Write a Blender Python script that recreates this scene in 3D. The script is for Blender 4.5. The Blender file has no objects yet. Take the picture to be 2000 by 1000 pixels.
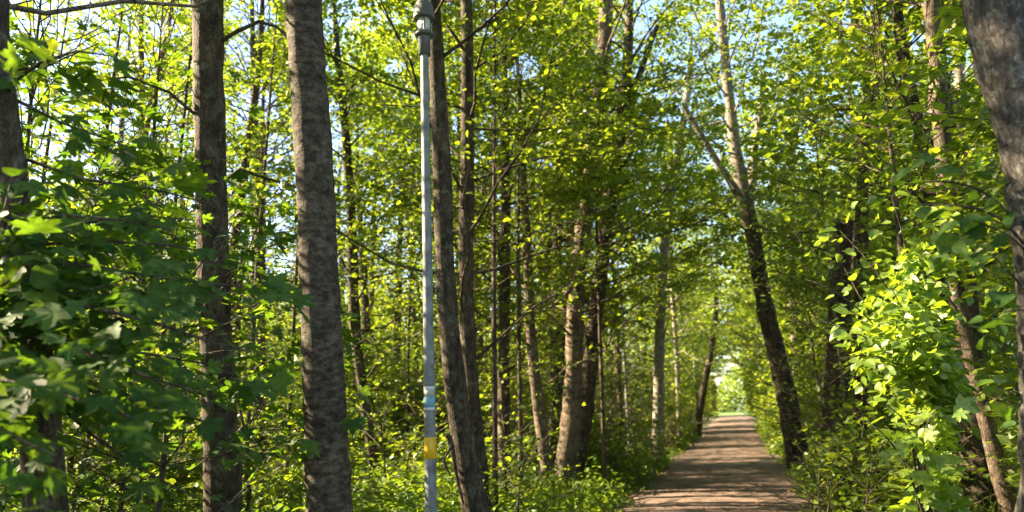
import bpy, math, random
import numpy as np
from mathutils import Vector

# ------------------------------------------------------------------ camera
sc = bpy.context.scene
F = 1444.0                       # focal length in pixels of the 2000 px wide photograph
YAW, PITCH, ROLL = math.radians(16.2), math.radians(11.8), math.radians(2.2)
CAM = np.array([0.0, 0.0, 1.55])
_fh = np.array([-math.sin(YAW), math.cos(YAW), 0.0])
_r0 = np.array([math.cos(YAW), math.sin(YAW), 0.0])
Z = np.array([0.0, 0.0, 1.0])
FWD = math.cos(PITCH) * _fh + math.sin(PITCH) * Z
_u0 = -math.sin(PITCH) * _fh + math.cos(PITCH) * Z
RIGHT = math.cos(ROLL) * _r0 - math.sin(ROLL) * _u0
UP = math.sin(ROLL) * _r0 + math.cos(ROLL) * _u0
cam = bpy.data.cameras.new('camera')
camo = bpy.data.objects.new('camera', cam)
sc.collection.objects.link(camo)
from mathutils import Matrix
M4 = Matrix.Identity(4)
for i in range(3):
    M4[i][0], M4[i][1], M4[i][2], M4[i][3] = RIGHT[i], UP[i], -FWD[i], CAM[i]
camo.matrix_world = M4
cam.sensor_width = 36.0
cam.lens = F / 2000 * 36.0
cam.clip_start = 0.05
cam.clip_end = 2000
cam.dof.use_dof = True
cam.dof.focus_distance = 5.0
cam.dof.aperture_fstop = 1.7
sc.camera = camo

# ------------------------------------------------------------------ sky and sun
SUN_AZ, SUN_EL = math.radians(-97), math.radians(31)     # azimuth from the path's direction, negative = left
TO_SUN = np.array([math.sin(SUN_AZ) * math.cos(SUN_EL), math.cos(SUN_AZ) * math.cos(SUN_EL), math.sin(SUN_EL)])
world = bpy.data.worlds.new('World')
sc.world = world
world.use_nodes = True
wn = world.node_tree
wn.nodes.clear()
sky = wn.nodes.new('ShaderNodeTexSky')
sky.sky_type = 'NISHITA'
sky.sun_disc = False
sky.dust_density = 1.3
sky.air_density = 1.0
sky.ozone_density = 1.0
sky.sun_elevation = SUN_EL
sky.sun_rotation = SUN_AZ % (2 * math.pi)
bg = wn.nodes.new('ShaderNodeBackground')
bg.inputs['Strength'].default_value = 0.085
wo = wn.nodes.new('ShaderNodeOutputWorld')
wn.links.new(sky.outputs[0], bg.inputs[0])
wn.links.new(bg.outputs[0], wo.inputs[0])
sl = bpy.data.lights.new('sun', 'SUN')
sl.energy = 5.0
sl.angle = math.radians(0.55)
sl.color = (1.0, 0.81, 0.55)
slo = bpy.data.objects.new('sun', sl)
slo.rotation_euler = Vector(TO_SUN).to_track_quat('Z', 'Y').to_euler()
sc.collection.objects.link(slo)
sc.view_settings.view_transform = 'Standard'
sc.view_settings.look = 'None'
sc.view_settings.gamma = 1.0
sc.view_settings.exposure = 2.85
sc.render.engine = 'CYCLES'
cy = sc.cycles
cy.max_bounces = 8
cy.diffuse_bounces = 4
cy.glossy_bounces = 2
cy.transmission_bounces = 5
cy.sample_clamp_indirect = 6.0
cy.caustics_reflective = False
cy.caustics_refractive = False
cy.use_denoising = True


def unproj(px, py, d):
    return CAM + d * (FWD + (px - 1000.0) / F * RIGHT + (500.0 - py) / F * UP)


def proj(P):
    q = P - CAM
    d = q @ FWD
    dd = np.where(np.abs(d) < 1e-3, 1e-3, d)
    return 1000 + F * (q @ RIGHT) / dd, 500 - F * (q @ UP) / dd, d


# ------------------------------------------------------------------ helpers
COL = sc.collection


def tag(o, label=None, cat=None, group=None, kind=None):
    if label: o['label'] = label
    if cat: o['category'] = cat
    if group: o['group'] = group
    if kind: o['kind'] = kind
    return o


def empty(name, loc, label, cat, group=None):
    o = bpy.data.objects.new(name, None)
    o.empty_display_size = 0.2
    o.location = loc
    COL.objects.link(o)
    return tag(o, label, cat, group)


def mesh_obj(name, V, F_, mat, parent=None, smooth=True, tint=None, mats=None):
    """V Nx3 array, F_ list of (M,k) index arrays."""
    me = bpy.data.meshes.new(name)
    V = np.ascontiguousarray(V, dtype=np.float32)
    F_ = [f for f in F_ if len(f)]
    me.vertices.add(len(V))
    me.vertices.foreach_set('co', V.ravel())
    loops = np.concatenate([f.ravel() for f in F_]).astype(np.int32)
    tot = np.concatenate([np.full(len(f), f.shape[1]) for f in F_])
    start = np.concatenate([[0], np.cumsum(tot)[:-1]]).astype(np.int32)
    me.loops.add(len(loops))
    me.loops.foreach_set('vertex_index', loops)
    me.polygons.add(len(tot))
    me.polygons.foreach_set('loop_start', start)
    me.polygons.foreach_set('use_smooth', np.full(len(tot), smooth))
    if tint is not None:
        a = me.attributes.new('tint', 'FLOAT', 'FACE')
        a.data.foreach_set('value', tint.astype(np.float32))
    for m in (mats or [mat]):
        me.materials.append(m)
    me.update(calc_edges=True)
    o = bpy.data.objects.new(name, me)
    if parent: o.parent = parent
    COL.objects.link(o)
    return o


class Geo:
    def __init__(s):
        s.V, s.F, s.n = [], [], 0

    def add(s, V, F_):
        V = np.asarray(V, float)
        s.V.append(V)
        for f in (F_ if isinstance(F_, list) else [F_]):
            s.F.append(np.asarray(f, int) + s.n)
        s.n += len(V)

    def tube(s, P, R, n=8, rough=0.0, rng=None, cap=False):
        P = np.asarray(P, float)
        R = np.asarray(R, float)
        T = np.gradient(P, axis=0)
        T /= np.linalg.norm(T, axis=1)[:, None] + 1e-9
        ref = np.array([1.0, 0, 0]) if abs(T[0][2]) > .5 else Z
        A = np.cross(T, ref)
        A /= np.linalg.norm(A, axis=1)[:, None] + 1e-9
        B = np.cross(T, A)
        a = np.linspace(0, 2 * math.pi, n, endpoint=False)
        rr = R[:, None] * np.ones((1, n))
        if rough and rng is not None:
            rr = rr * (1 + rough * rng.standard_normal(rr.shape)) * (1 + rough * 1.2 * rng.standard_normal((len(P), 1)))
        V = P[:, None, :] + rr[..., None] * (np.cos(a)[None, :, None] * A[:, None, :] + np.sin(a)[None, :, None] * B[:, None, :])
        m = len(P)
        i = np.arange(m - 1)[:, None] * n
        j = np.arange(n)[None, :]
        k = (j + 1) % n
        q = np.stack([i + j, i + k, i + n + k, i + n + j], -1).reshape(-1, 4)
        fs = [q]
        if cap:
            fs += [np.arange(n)[None, ::-1], (np.arange(n) + (m - 1) * n)[None, :]]
        s.add(V.reshape(-1, 3), fs)

    def lathe(s, prof, c=(0, 0, 0), n=24):
        """prof: list of (r, z)"""
        P = np.array(prof, float)
        a = np.linspace(0, 2 * math.pi, n, endpoint=False)
        V = np.stack([P[:, 0, None] * np.cos(a), P[:, 0, None] * np.sin(a), np.repeat(P[:, 1, None], n, 1)], -1) + np.array(c)
        m = len(P)
        i = np.arange(m - 1)[:, None] * n
        j = np.arange(n)[None, :]
        k = (j + 1) % n
        q = np.stack([i + j, i + k, i + n + k, i + n + j], -1).reshape(-1, 4)
        s.add(V.reshape(-1, 3), [q])

    def build(s, name, mat, parent=None, smooth=True, off=(0, 0, 0)):
        return mesh_obj(name, np.concatenate(s.V) - np.array(off), s.F, mat, parent, smooth)


# ------------------------------------------------------------------ materials
def newmat(name):
    m = bpy.data.materials.new(name)
    m.use_nodes = True
    t = m.node_tree
    t.nodes.clear()
    out = t.nodes.new('ShaderNodeOutputMaterial')
    return m, t, out


def N(t, typ, **kw):
    n = t.nodes.new(typ)
    for k, v in kw.items():
        if k in n.inputs.keys():
            n.inputs[k].default_value = v
        else:
            setattr(n, k, v)
    return n


def ramp(t, fac, stops):
    r = t.nodes.new('ShaderNodeValToRGB')
    e = r.color_ramp.elements
    while len(e) > 1:
        e.remove(e[-1])
    e[0].position, e[0].color = stops[0][0], (*stops[0][1], 1)
    for p, c in stops[1:]:
        x = e.new(p)
        x.color = (*c, 1)
    t.links.new(fac, r.inputs[0])
    return r.outputs[0]


def leaf_mat(name, ra, rb, ta, tb, rough=.5, spec=.3):
    """reflecting colours ra..rb and see-through colours ta..tb, varied leaf by leaf"""
    m, t, out = newmat(name)
    L = t.links
    at = N(t, 'ShaderNodeAttribute', attribute_name='tint')
    c1 = ramp(t, at.outputs['Fac'], [(0, ra), (1, rb)])
    c2 = ramp(t, at.outputs['Fac'], [(0, ta), (1, tb)])
    tc = N(t, 'ShaderNodeTexCoord')
    nz = N(t, 'ShaderNodeTexNoise', Scale=38.0, Detail=3.0)
    L.new(tc.outputs['Object'], nz.inputs['Vector'])
    mv = ramp(t, nz.outputs[0], [(.3, (.62, .64, .6)), (.5, (1, 1, 1)), (.7, (1.25, 1.2, 1.1))])
    out2 = []
    for c in (c1, c2):
        mm = N(t, 'ShaderNodeMixRGB', blend_type='MULTIPLY')
        mm.inputs[0].default_value = 1
        L.new(c, mm.inputs[1]); L.new(mv, mm.inputs[2])
        out2.append(mm.outputs[0])
    c1, c2 = out2
    p = N(t, 'ShaderNodeBsdfPrincipled', Roughness=rough)
    p.inputs['Specular IOR Level'].default_value = spec
    L.new(c1, p.inputs['Base Color'])
    tr = N(t, 'ShaderNodeBsdfTranslucent')
    L.new(c2, tr.inputs[0])
    ad = N(t, 'ShaderNodeAddShader')
    L.new(p.outputs[0], ad.inputs[0])
    L.new(tr.outputs[0], ad.inputs[1])
    L.new(ad.outputs[0], out.inputs[0])
    return m


def bark_mat(name, dark, mid, pale, zs=1.0, fiss=18.0, lich=(.20, .22, .15), bump=.6, lich_amt=.5, crack=48.0, lsc=11.0, zpale=None):
    m, t, out = newmat(name)
    L = t.links
    tc = N(t, 'ShaderNodeTexCoord')
    mp = N(t, 'ShaderNodeMapping')
    mp.inputs['Scale'].default_value = (1, 1, zs)
    L.new(tc.outputs['Object'], mp.inputs[0])
    n1 = N(t, 'ShaderNodeTexNoise', Scale=fiss, Detail=8.0, Roughness=.68)
    L.new(mp.outputs[0], n1.inputs['Vector'])
    n2 = N(t, 'ShaderNodeTexNoise', Scale=2.6, Detail=5.0, Roughness=.6)
    L.new(tc.outputs['Object'], n2.inputs['Vector'])
    n3 = N(t, 'ShaderNodeTexNoise', Scale=lsc, Detail=6.0, Roughness=.7)
    L.new(tc.outputs['Object'], n3.inputs['Vector'])
    c = ramp(t, n1.outputs[0], [(.33, dark), (.5, mid), (.68, pale)])
    lf = ramp(t, n3.outputs[0], [(.52, (0, 0, 0)), (.62, (lich_amt,) * 3)])
    mx = N(t, 'ShaderNodeMixRGB')
    L.new(lf, mx.inputs[0])
    L.new(c, mx.inputs[1])
    mx.inputs[2].default_value = (*lich, 1)
    v = ramp(t, n2.outputs[0], [(.3, (.6, .6, .6)), (.7, (1.25, 1.2, 1.15))])
    mu = N(t, 'ShaderNodeMixRGB', blend_type='MULTIPLY')
    mu.inputs[0].default_value = 1
    L.new(mx.outputs[0], mu.inputs[1])
    L.new(v, mu.inputs[2])
    p = N(t, 'ShaderNodeBsdfPrincipled', Roughness=.85)
    p.inputs['Specular IOR Level'].default_value = .25
    L.new(mu.outputs[0], p.inputs['Base Color'])
    b = N(t, 'ShaderNodeBump', Strength=bump, Distance=.02)
    L.new(n1.outputs[0], b.inputs['Height'])
    p_in = p.inputs['Base Color']
    if zpale:  # fade to a paler tone with height: pale bark plus painted sunlight
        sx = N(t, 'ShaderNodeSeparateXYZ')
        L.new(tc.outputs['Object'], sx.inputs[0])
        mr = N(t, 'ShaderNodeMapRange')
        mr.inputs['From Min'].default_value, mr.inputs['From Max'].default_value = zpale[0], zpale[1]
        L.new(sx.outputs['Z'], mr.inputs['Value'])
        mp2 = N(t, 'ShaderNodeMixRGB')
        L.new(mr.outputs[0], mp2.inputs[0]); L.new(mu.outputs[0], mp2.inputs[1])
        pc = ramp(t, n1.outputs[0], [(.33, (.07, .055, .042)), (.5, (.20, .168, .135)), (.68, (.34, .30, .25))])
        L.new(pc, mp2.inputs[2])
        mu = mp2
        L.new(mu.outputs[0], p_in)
    if crack:
        m2 = N(t, 'ShaderNodeMapping')
        m2.inputs['Scale'].default_value = (1, 1, .28)
        wv = N(t, 'ShaderNodeMixRGB', blend_type='ADD')
        wv.inputs[0].default_value = .05
        L.new(tc.outputs['Object'], wv.inputs[1]); L.new(n3.outputs['Color'], wv.inputs[2])
        L.new(wv.outputs[0], m2.inputs[0])
        vo = N(t, 'ShaderNodeTexVoronoi', Scale=crack, feature='DISTANCE_TO_EDGE')
        L.new(m2.outputs[0], vo.inputs['Vector'])
        cr = ramp(t, vo.outputs['Distance'], [(0, (.62, .60, .58)), (.12, (.9, .9, .9)), (.3, (1.08, 1.06, 1.04))])
        m3 = N(t, 'ShaderNodeMixRGB', blend_type='MULTIPLY')
        m3.inputs[0].default_value = 1
        L.new(mu.outputs[0], m3.inputs[1]); L.new(cr, m3.inputs[2])
        L.new(m3.outputs[0], p.inputs['Base Color'])
        b2 = N(t, 'ShaderNodeBump', Strength=.7, Distance=.015)
        L.new(cr, b2.inputs['Height']); L.new(b.outputs[0], b2.inputs['Normal'])
        b = b2
    L.new(b.outputs[0], p.inputs['Normal'])
    L.new(p.outputs[0], out.inputs[0])
    return m


LEAF = leaf_mat('leaf_green', (.032, .062, .008), (.075, .105, .012), (.10, .155, .006), (.23, .27, .010))
LEAF_B = leaf_mat('leaf_olive', (.040, .062, .010), (.080, .104, .015), (.105, .15, .007), (.205, .25, .010))
LEAF_C = leaf_mat('leaf_deep_green', (.028, .052, .008), (.062, .092, .013), (.075, .135, .005), (.19, .245, .008))
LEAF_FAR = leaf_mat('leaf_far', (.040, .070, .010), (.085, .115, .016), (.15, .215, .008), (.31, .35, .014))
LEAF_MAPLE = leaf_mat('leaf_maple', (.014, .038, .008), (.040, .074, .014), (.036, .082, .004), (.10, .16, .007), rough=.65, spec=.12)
LEAF_HAZEL = leaf_mat('leaf_hazel', (.050, .092, .010), (.100, .140, .018), (.12, .19, .008), (.22, .28, .012), rough=.45, spec=.4)
LEAF_LOW = leaf_mat('leaf_low', (.035, .066, .008), (.08, .115, .014), (.09, .15, .007), (.19, .255, .010))
BLADE = leaf_mat('grass_blade', (.045, .085, .010), (.10, .135, .02), (.09, .16, .008), (.19, .26, .012))
BARK = bark_mat('bark_brown', (.026, .019, .013), (.070, .053, .037), (.150, .115, .084), zs=.35, fiss=16)
BARK_RING = bark_mat('bark_ringed', (.018, .014, .010), (.066, .052, .036), (.165, .132, .098), zs=1.7, fiss=17, lich=(.15, .15, .10), bump=1.2, lich_amt=.5, crack=0)
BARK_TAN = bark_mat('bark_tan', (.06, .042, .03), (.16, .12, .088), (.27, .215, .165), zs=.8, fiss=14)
BARK_GREY = bark_mat('bark_grey', (.034, .031, .028), (.095, .088, .08), (.18, .168, .15), zs=.5, fiss=26, lich=(.27, .28, .26), bump=1.0, lich_amt=.7, crack=38, lsc=22)
BARK_FORK = bark_mat('bark_pale_sunlit_above', (.022, .017, .012), (.062, .047, .034), (.13, .10, .075), zs=.35, fiss=16, crack=0, zpale=(5.6, 7.2))  # pale upper bark with the sun on the limbs put into its colour
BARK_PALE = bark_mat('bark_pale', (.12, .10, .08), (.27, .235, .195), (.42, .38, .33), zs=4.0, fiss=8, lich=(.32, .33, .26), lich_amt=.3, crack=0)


def simple(name, col, rough=.5, metal=0.0, noise=.15, scale=20.0):
    m, t, out = newmat(name)
    tc = N(t, 'ShaderNodeTexCoord')
    n = N(t, 'ShaderNodeTexNoise', Scale=scale, Detail=5.0)
    t.links.new(tc.outputs['Object'], n.inputs['Vector'])
    c = ramp(t, n.outputs[0], [(.3, tuple(x * (1 - noise) for x in col)), (.7, tuple(min(1, x * (1 + noise)) for x in col))])
    p = N(t, 'ShaderNodeBsdfPrincipled', Roughness=rough, Metallic=metal)
    t.links.new(c, p.inputs['Base Color'])
    t.links.new(p.outputs[0], out.inputs[0])
    return m


STEEL = simple('galvanised_steel', (.185, .195, .198), .65, .15, .4, 12)
DARKSTEEL = simple('dark_grey_paint', (.10, .105, .11), .5, 0, .2)
LAMPGLASS = simple('opal_glass', (.55, .58, .57), .25, 0, .05)
YELLOW = simple('yellow_tape', (.72, .42, .012), .45, 0, .08)
STICK_W = simple('sticker_white', (.62, .64, .62), .5, 0, .08)
STICK_G = simple('sticker_grey', (.36, .36, .31), .5, 0, .12)
STICK_B = simple('sticker_blue', (.16, .33, .45), .5, 0, .15)


def ground_mat():
    m, t, out = newmat('forest_floor')
    tc = N(t, 'ShaderNodeTexCoord')
    a = N(t, 'ShaderNodeTexNoise', Scale=1.2, Detail=8.0, Roughness=.7)
    b = N(t, 'ShaderNodeTexNoise', Scale=35.0, Detail=6.0, Roughness=.7)
    t.links.new(tc.outputs['Object'], a.inputs['Vector'])
    t.links.new(tc.outputs['Object'], b.inputs['Vector'])
    c1 = ramp(t, b.outputs[0], [(.35, (.018, .014, .008)), (.5, (.05, .04, .02)), (.65, (.10, .08, .045))])
    c2 = ramp(t, b.outputs[0], [(.35, (.02, .035, .006)), (.5, (.045, .075, .014)), (.65, (.07, .11, .02))])
    f = ramp(t, a.outputs[0], [(.42, (0, 0, 0)), (.6, (1, 1, 1))])
    mx = N(t, 'ShaderNodeMixRGB')
    t.links.new(f, mx.inputs[0]); t.links.new(c1, mx.inputs[1]); t.links.new(c2, mx.inputs[2])
    p = N(t, 'ShaderNodeBsdfPrincipled', Roughness=.95)
    t.links.new(mx.outputs[0], p.inputs['Base Color'])
    bp = N(t, 'ShaderNodeBump', Strength=.8, Distance=.05)
    t.links.new(b.outputs[0], bp.inputs['Height']); t.links.new(bp.outputs[0], p.inputs['Normal'])
    t.links.new(p.outputs[0], out.inputs[0])
    return m


def path_mat():
    m, t, out = newmat('trodden_path')
    tc = N(t, 'ShaderNodeTexCoord')
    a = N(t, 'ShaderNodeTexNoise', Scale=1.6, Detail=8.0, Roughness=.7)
    b = N(t, 'ShaderNodeTexNoise', Scale=60.0, Detail=6.0, Roughness=.75)
    v = N(t, 'ShaderNodeTexVoronoi', Scale=85.0)
    for n in (a, b, v):
        t.links.new(tc.outputs['Object'], n.inputs['Vector'])
    c1 = ramp(t, b.outputs[0], [(.32, (.055, .037, .029)), (.5, (.175, .120, .094)), (.7, (.36, .265, .215))])
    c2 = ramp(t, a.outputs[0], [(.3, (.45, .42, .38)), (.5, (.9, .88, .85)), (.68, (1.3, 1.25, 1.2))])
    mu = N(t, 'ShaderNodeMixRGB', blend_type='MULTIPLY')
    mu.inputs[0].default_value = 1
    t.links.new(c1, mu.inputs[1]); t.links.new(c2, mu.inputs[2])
    p = N(t, 'ShaderNodeBsdfPrincipled', Roughness=.92)
    t.links.new(mu.outputs[0], p.inputs['Base Color'])
    bp = N(t, 'ShaderNodeBump', Strength=.6, Distance=.02)
    t.links.new(v.outputs[0], bp.inputs['Height']); t.links.new(bp.outputs[0], p.inputs['Normal'])
    t.links.new(p.outputs[0], out.inputs[0])
    return m


# ------------------------------------------------------------------ leaves
def tmpl_quad():
    V = np.array([[0, 0, 0], [.36, .45, .05], [0, 1, -.06], [-.36, .45, .05]])
    return V, np.array([[0, 1, 2, 3]])


def tmpl_oval():
    V = np.array([[0, 0, 0], [.33, .28, .07], [.33, .66, .05], [0, 1, -.08], [-.33, .66, .05], [-.33, .28, .07]])
    return V, np.array([[0, 1, 2, 3], [0, 3, 4, 5]])


def tmpl_round():
    a = np.radians(np.arange(0, 360, 36))
    V = np.stack([.42 * np.sin(a), .5 + .5 * np.cos(a), .17 * np.abs(np.sin(a)) - .10 * np.cos(a) ** 2 * np.sign(np.cos(a))], -1)
    V[0, 1] += .16
    V[0, 2] -= .05
    V[[2, 7], 0] *= 1.08
    V = np.vstack([V, [[0, .5, -.02]]])
    i = np.arange(10)
    return V, np.stack([np.full(10, 10), (i + 1) % 10, i], -1)


def tmpl_maple():
    half = [(0, 1.0), (8, .80), (13, .82), (24, .47), (36, .78), (47, .97), (56, .76), (63, .74), (77, .44), (94, .60), (106, .70), (122, .46), (150, .34), (180, .20)]
    pts = [(a, r) for a, r in half] + [(360 - a, r) for a, r in half[-2:0:-1]]
    a = np.radians([p[0] for p in pts])
    r = np.array([p[1] for p in pts]) * .62
    V = np.stack([r * np.sin(a), .3 + r * np.cos(a), .05 - .22 * r ** 2], -1)
    n = len(V)
    V = np.vstack([V, [[0, .3, 0]]])
    i = np.arange(n)
    return V, np.stack([np.full(n, n), (i + 1) % n, i], -1)


TM = {'quad': tmpl_quad(), 'oval': tmpl_oval(), 'round': tmpl_round(), 'maple': tmpl_maple()}


def norm(a):
    return a / (np.linalg.norm(a, axis=-1, keepdims=True) + 1e-9)


def spray_leaves(sp, rng, size, jit=.45, face=None, facew=0.0):
    """sp: (M,8) origin, dir, length, leaf count -> per-leaf position, axis, normal, size"""
    sp = np.asarray(sp, float)
    cnt = sp[:, 7].astype(int)
    idx = np.repeat(np.arange(len(sp)), cnt)
    j = np.concatenate([np.arange(c) for c in cnt])
    t = (j + .6) / cnt[idx]
    o, d, L = sp[idx, :3], norm(sp[idx, 3:6]), sp[idx, 6]
    s = norm(np.cross(d, Z))
    sg = np.where(j % 2 == 0, 1.0, -1.0)
    n = len(idx)
    pos = o + d * (L * t)[:, None] + s * (sg * .25 * size)[:, None] + rng.standard_normal((n, 3)) * (.32 * size)
    pos[:, 2] -= .22 * L * t ** 2
    ax = d * .6 + s * (sg * .75)[:, None] + rng.standard_normal((n, 3)) * .35
    ax[:, 2] -= .18
    ax = norm(ax)
    nm = Z + rng.standard_normal((n, 3)) * jit
    if face is not None:
        nm = nm + np.asarray(face) * facew
    nm = norm(nm)
    nm = norm(nm - ax * np.sum(nm * ax, 1, keepdims=True))
    sz = size * np.clip(rng.lognormal(-.08, .3, n), .4, 1.4)
    return pos, ax, nm, sz


CLEAR = []      # (ys, xs, halfwidths, max depth, probability): gaps in the foliage along things one can see
HOLES = []      # (x, y, rx, ry, min depth, probability): openings towards the sky
SUNGAPS = []    # (target, radius, probability): gaps in the canopy that let the sun through
PATHX, PATHW = -0.48, 1.56


def keep(P, rng, dmin=1.7, corridor=True, sungaps=True, holes=True):
    px, py, d = proj(P)
    k = np.ones(len(P), bool)
    rnd = rng.random(len(P))
    k &= np.linalg.norm(P - CAM, axis=1) > dmin
    for ys, xs, hw, md, pr in CLEAR:
        c = np.interp(py, ys, xs)
        h = np.interp(py, ys, hw)
        inside = (np.abs(px - c) < h) & (py > ys[0] - 20) & (py < ys[-1] + (400 if ys[-1] > 940 else 15)) & (d > 0) & (d < md)
        k &= ~(inside & (rnd < pr))
    for x, y, rx, ry, md, pr in HOLES if holes else ():
        e = ((px - x) / rx) ** 2 + ((py - y) / ry) ** 2
        k &= ~((e < 1 + .6 * (rng.random(len(P)) - .5)) & (d > md) & (rnd < pr))
    if corridor:
        top = 2.5 + .02 * P[:, 1]
        side = 1.22 + .14 * np.sin(P[:, 1] * 1.7)
        k &= ~((np.abs(P[:, 0] - PATHX) < side) & (P[:, 2] < top) & (P[:, 1] < 95))
    if sungaps:
        for tg, r, pr, near in SUNGAPS:
            q = P - tg
            al = q @ TO_SUN
            di = np.linalg.norm(q - al[:, None] * TO_SUN, axis=1)
            k &= ~((al > near) & (di < r * (.75 + .5 * rng.random(len(P)))) & (rnd < pr))
    return k


NLEAF = [0]


def leaf_mesh(name, leaves, rng, mat, kind, parent=None, off=(0, 0, 0), **kw):
    pos, ax, nm, sz = leaves
    k = keep(pos, rng, **kw)
    pos, ax, nm, sz = pos[k], ax[k], nm[k], sz[k]
    if len(pos) == 0:
        return None
    NLEAF[0] += len(pos)
    TV, TF = TM[kind]
    sd = np.cross(ax, nm)
    V = pos[:, None] + sz[:, None, None] * (TV[None, :, 0, None] * sd[:, None] + TV[None, :, 1, None] * ax[:, None] + TV[None, :, 2, None] * nm[:, None])
    nv = len(TV)
    Fa = (TF[None] + (np.arange(len(pos)) * nv)[:, None, None]).reshape(-1, TF.shape[1])
    tint = np.repeat(np.clip(rng.normal(.45, .27, len(pos)), 0, 1), len(TF))
    return mesh_obj(name, V.reshape(-1, 3) - np.array(off), [Fa], mat, parent, kind in ('round', 'maple'), tint)


# ------------------------------------------------------------------ trees
def rot_about(v, ax, a):
    return v * math.cos(a) + np.cross(ax, v) * math.sin(a) + ax * np.dot(ax, v) * (1 - math.cos(a))


def grow(start, d, L, n, rng, up=.0, wob=.17):
    P = [np.array(start, float)]
    d = np.array(d, float)
    d /= np.linalg.norm(d)
    for i in range(n):
        d = d + rng.standard_normal(3) * wob + Z * up
        d /= np.linalg.norm(d)
        P.append(P[-1] + d * L / n)
    return np.array(P), d


def add_limb(g, sprays, start, d, L, r, rng, step=.34, nl=12, sl=.5, up=.02, subs=True, sides=5):
    P, _ = grow(start, d, L, 6, rng, up)
    g.tube(P, np.linspace(r, max(.004, r * .18), 7), sides)
    cum = np.linspace(0, L, 7)

    def at(s):
        return np.array([np.interp(s, cum, P[:, c]) for c in range(3)])
    s = L * (.35 if subs else .15)
    k = 0
    while s < L:
        p = at(s)
        dd = norm(at(min(L, s + .1)) - at(s - .1))
        side = norm(np.cross(dd, Z)) * (1 if k % 2 == 0 else -1)
        if subs and L > 1.0 and k % 2 == 0:
            sd = norm(dd * .7 + side * rng.uniform(.5, 1.1) * (1 if (k // 2) % 2 == 0 else -1) + Z * rng.uniform(-.15, .25))
            l2 = (L - s * .6) * rng.uniform(.35, .6)
            Q, _ = grow(p, sd, l2, 4, rng, up)
            g.tube(Q, np.linspace(max(.005, r * .4), .003, 5), 3)
            m = max(2, int(l2 / step))
            for q in range(m):
                f = (q + 1) / m
                o = np.array([np.interp(f * 4, np.arange(5), Q[:, c]) for c in range(3)])
                s2 = norm(np.cross(sd, Z)) * (1 if q % 2 == 0 else -1)
                sprays.append([*o, *norm(sd * .8 + s2 * .7 + Z * rng.uniform(-.25, .15)), sl * rng.uniform(.7, 1.2), nl])
        sprays.append([*p, *norm(dd * .6 + side * .9 + Z * rng.uniform(-.25, .2)), sl * rng.uniform(.7, 1.2), nl])
        s += step * rng.uniform(.8, 1.25)
        k += 1
    sprays.append([*P[-1], *norm(P[-1] - P[-2]), sl, nl])


def make_tree(name, label, P, R, z0, crown_r, nb, rng, bark, leaf, kind='oval', size=.09, cat='tree', group=None, nl=12, step=.36,
              sl=.5, trunk_sides=10, stubs=(), rough=.03, seg=.22, parts=('trunk', 'crown'), az_bias=None, keepkw={}):
    """P: trunk polyline from the ground up, R radii"""
    P = np.asarray(P, float)
    base = np.array([P[0][0], P[0][1], 0.0])
    root = empty(name, base, label, cat, group)
    # resample the trunk finely
    cum = np.concatenate([[0], np.cumsum(np.linalg.norm(np.diff(P, axis=0), axis=1))])
    m = max(8, int(cum[-1] / seg))
    s = np.linspace(0, cum[-1], m)
    PP = np.stack([np.interp(s, cum, P[:, c]) for c in range(3)], -1)
    # smooth the corners
    for _ in range(6):
        PP[1:-1] = .25 * PP[:-2] + .5 * PP[1:-1] + .25 * PP[2:]
    RR = np.interp(s, cum, R)
    wob = .06 * RR[:, None] * np.cumsum(rng.standard_normal((m, 3)), 0) * .25
    wob[:, 2] = 0
    PP = PP + wob - np.linspace(0, 1, m)[:, None] * 0
    g = Geo()
    g.tube(PP, RR, trunk_sides, rough, rng)
    sprays = []
    H = PP[-1][2]
    for k in range(nb):
        f = ((k + rng.random()) / nb) ** .9
        z = z0 + (H - z0) * f * .97
        i = int(np.argmin(np.abs(PP[:, 2] - z)))
        az = k * 2.39996 + rng.uniform(-.5, .5)
        if az_bias is not None and rng.random() < .45:
            az = az_bias + rng.uniform(-.9, .9)
        el = math.radians(rng.uniform(5, 30) + 30 * f)
        prof = (1 - .75 * f) * (.55 + .45 * min(1, f * 5))
        L = crown_r * prof * rng.uniform(.7, 1.2) + .35
        d = np.array([math.cos(az) * math.cos(el), math.sin(az) * math.cos(el), math.sin(el)])
        add_limb(g, sprays, PP[i], d, L, max(.006, min(.026, RR[i] * .24)), rng, step, nl, sl)
    sprays.append([*PP[-1], 0, .3, 1, sl, nl])
    for fn in stubs:
        fn(g, sprays, PP, RR, rng)
    g.build(parts[0], bark, root, True, base)
    if sprays and nl:
        lv = spray_leaves(sprays, rng, size)
        leaf_mesh(parts[1], lv, rng, leaf, kind, root, base, **keepkw)
    return root


def trunk_from_px(pts, d, widths, H, taper=True, d2=None, ground=True):
    """pts [(px,py)...] from the top of the picture down; returns a polyline from the ground to height H"""
    pts = sorted(pts, key=lambda p: -p[1])
    n = len(pts)
    if d2 is None: d2 = d
    P = [unproj(x, y, d + (d2 - d) * i / max(1, n - 1)) for i, (x, y) in enumerate(pts)]
    R = [w * d / F / 2 for w in widths[::-1]]
    if ground and P[0][2] > 0:
        dr = norm(P[0] - P[1])
        if dr[2] > -.5: dr = np.array([0, 0, -1.0])
        l = (P[0][2] + .1) / -dr[2]
        P.insert(0, P[0] + dr * l)
        R.insert(0, R[0] * (1.25 if l > .3 else 1.08))
    if P[-1][2] < H:
        dr = norm(norm(P[-1] - P[-2]) * .6 + Z * .6)
        rest = H - P[-1][2]
        r = R[-1]
        a = P[-1]
        for f in (.33, .66, 1.0):
            P.append(a + dr * rest * f / max(.4, dr[2]))
            R.append(max(.02, r * (1 - .85 * f)))
    return np.array(P), np.array(R)


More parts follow.
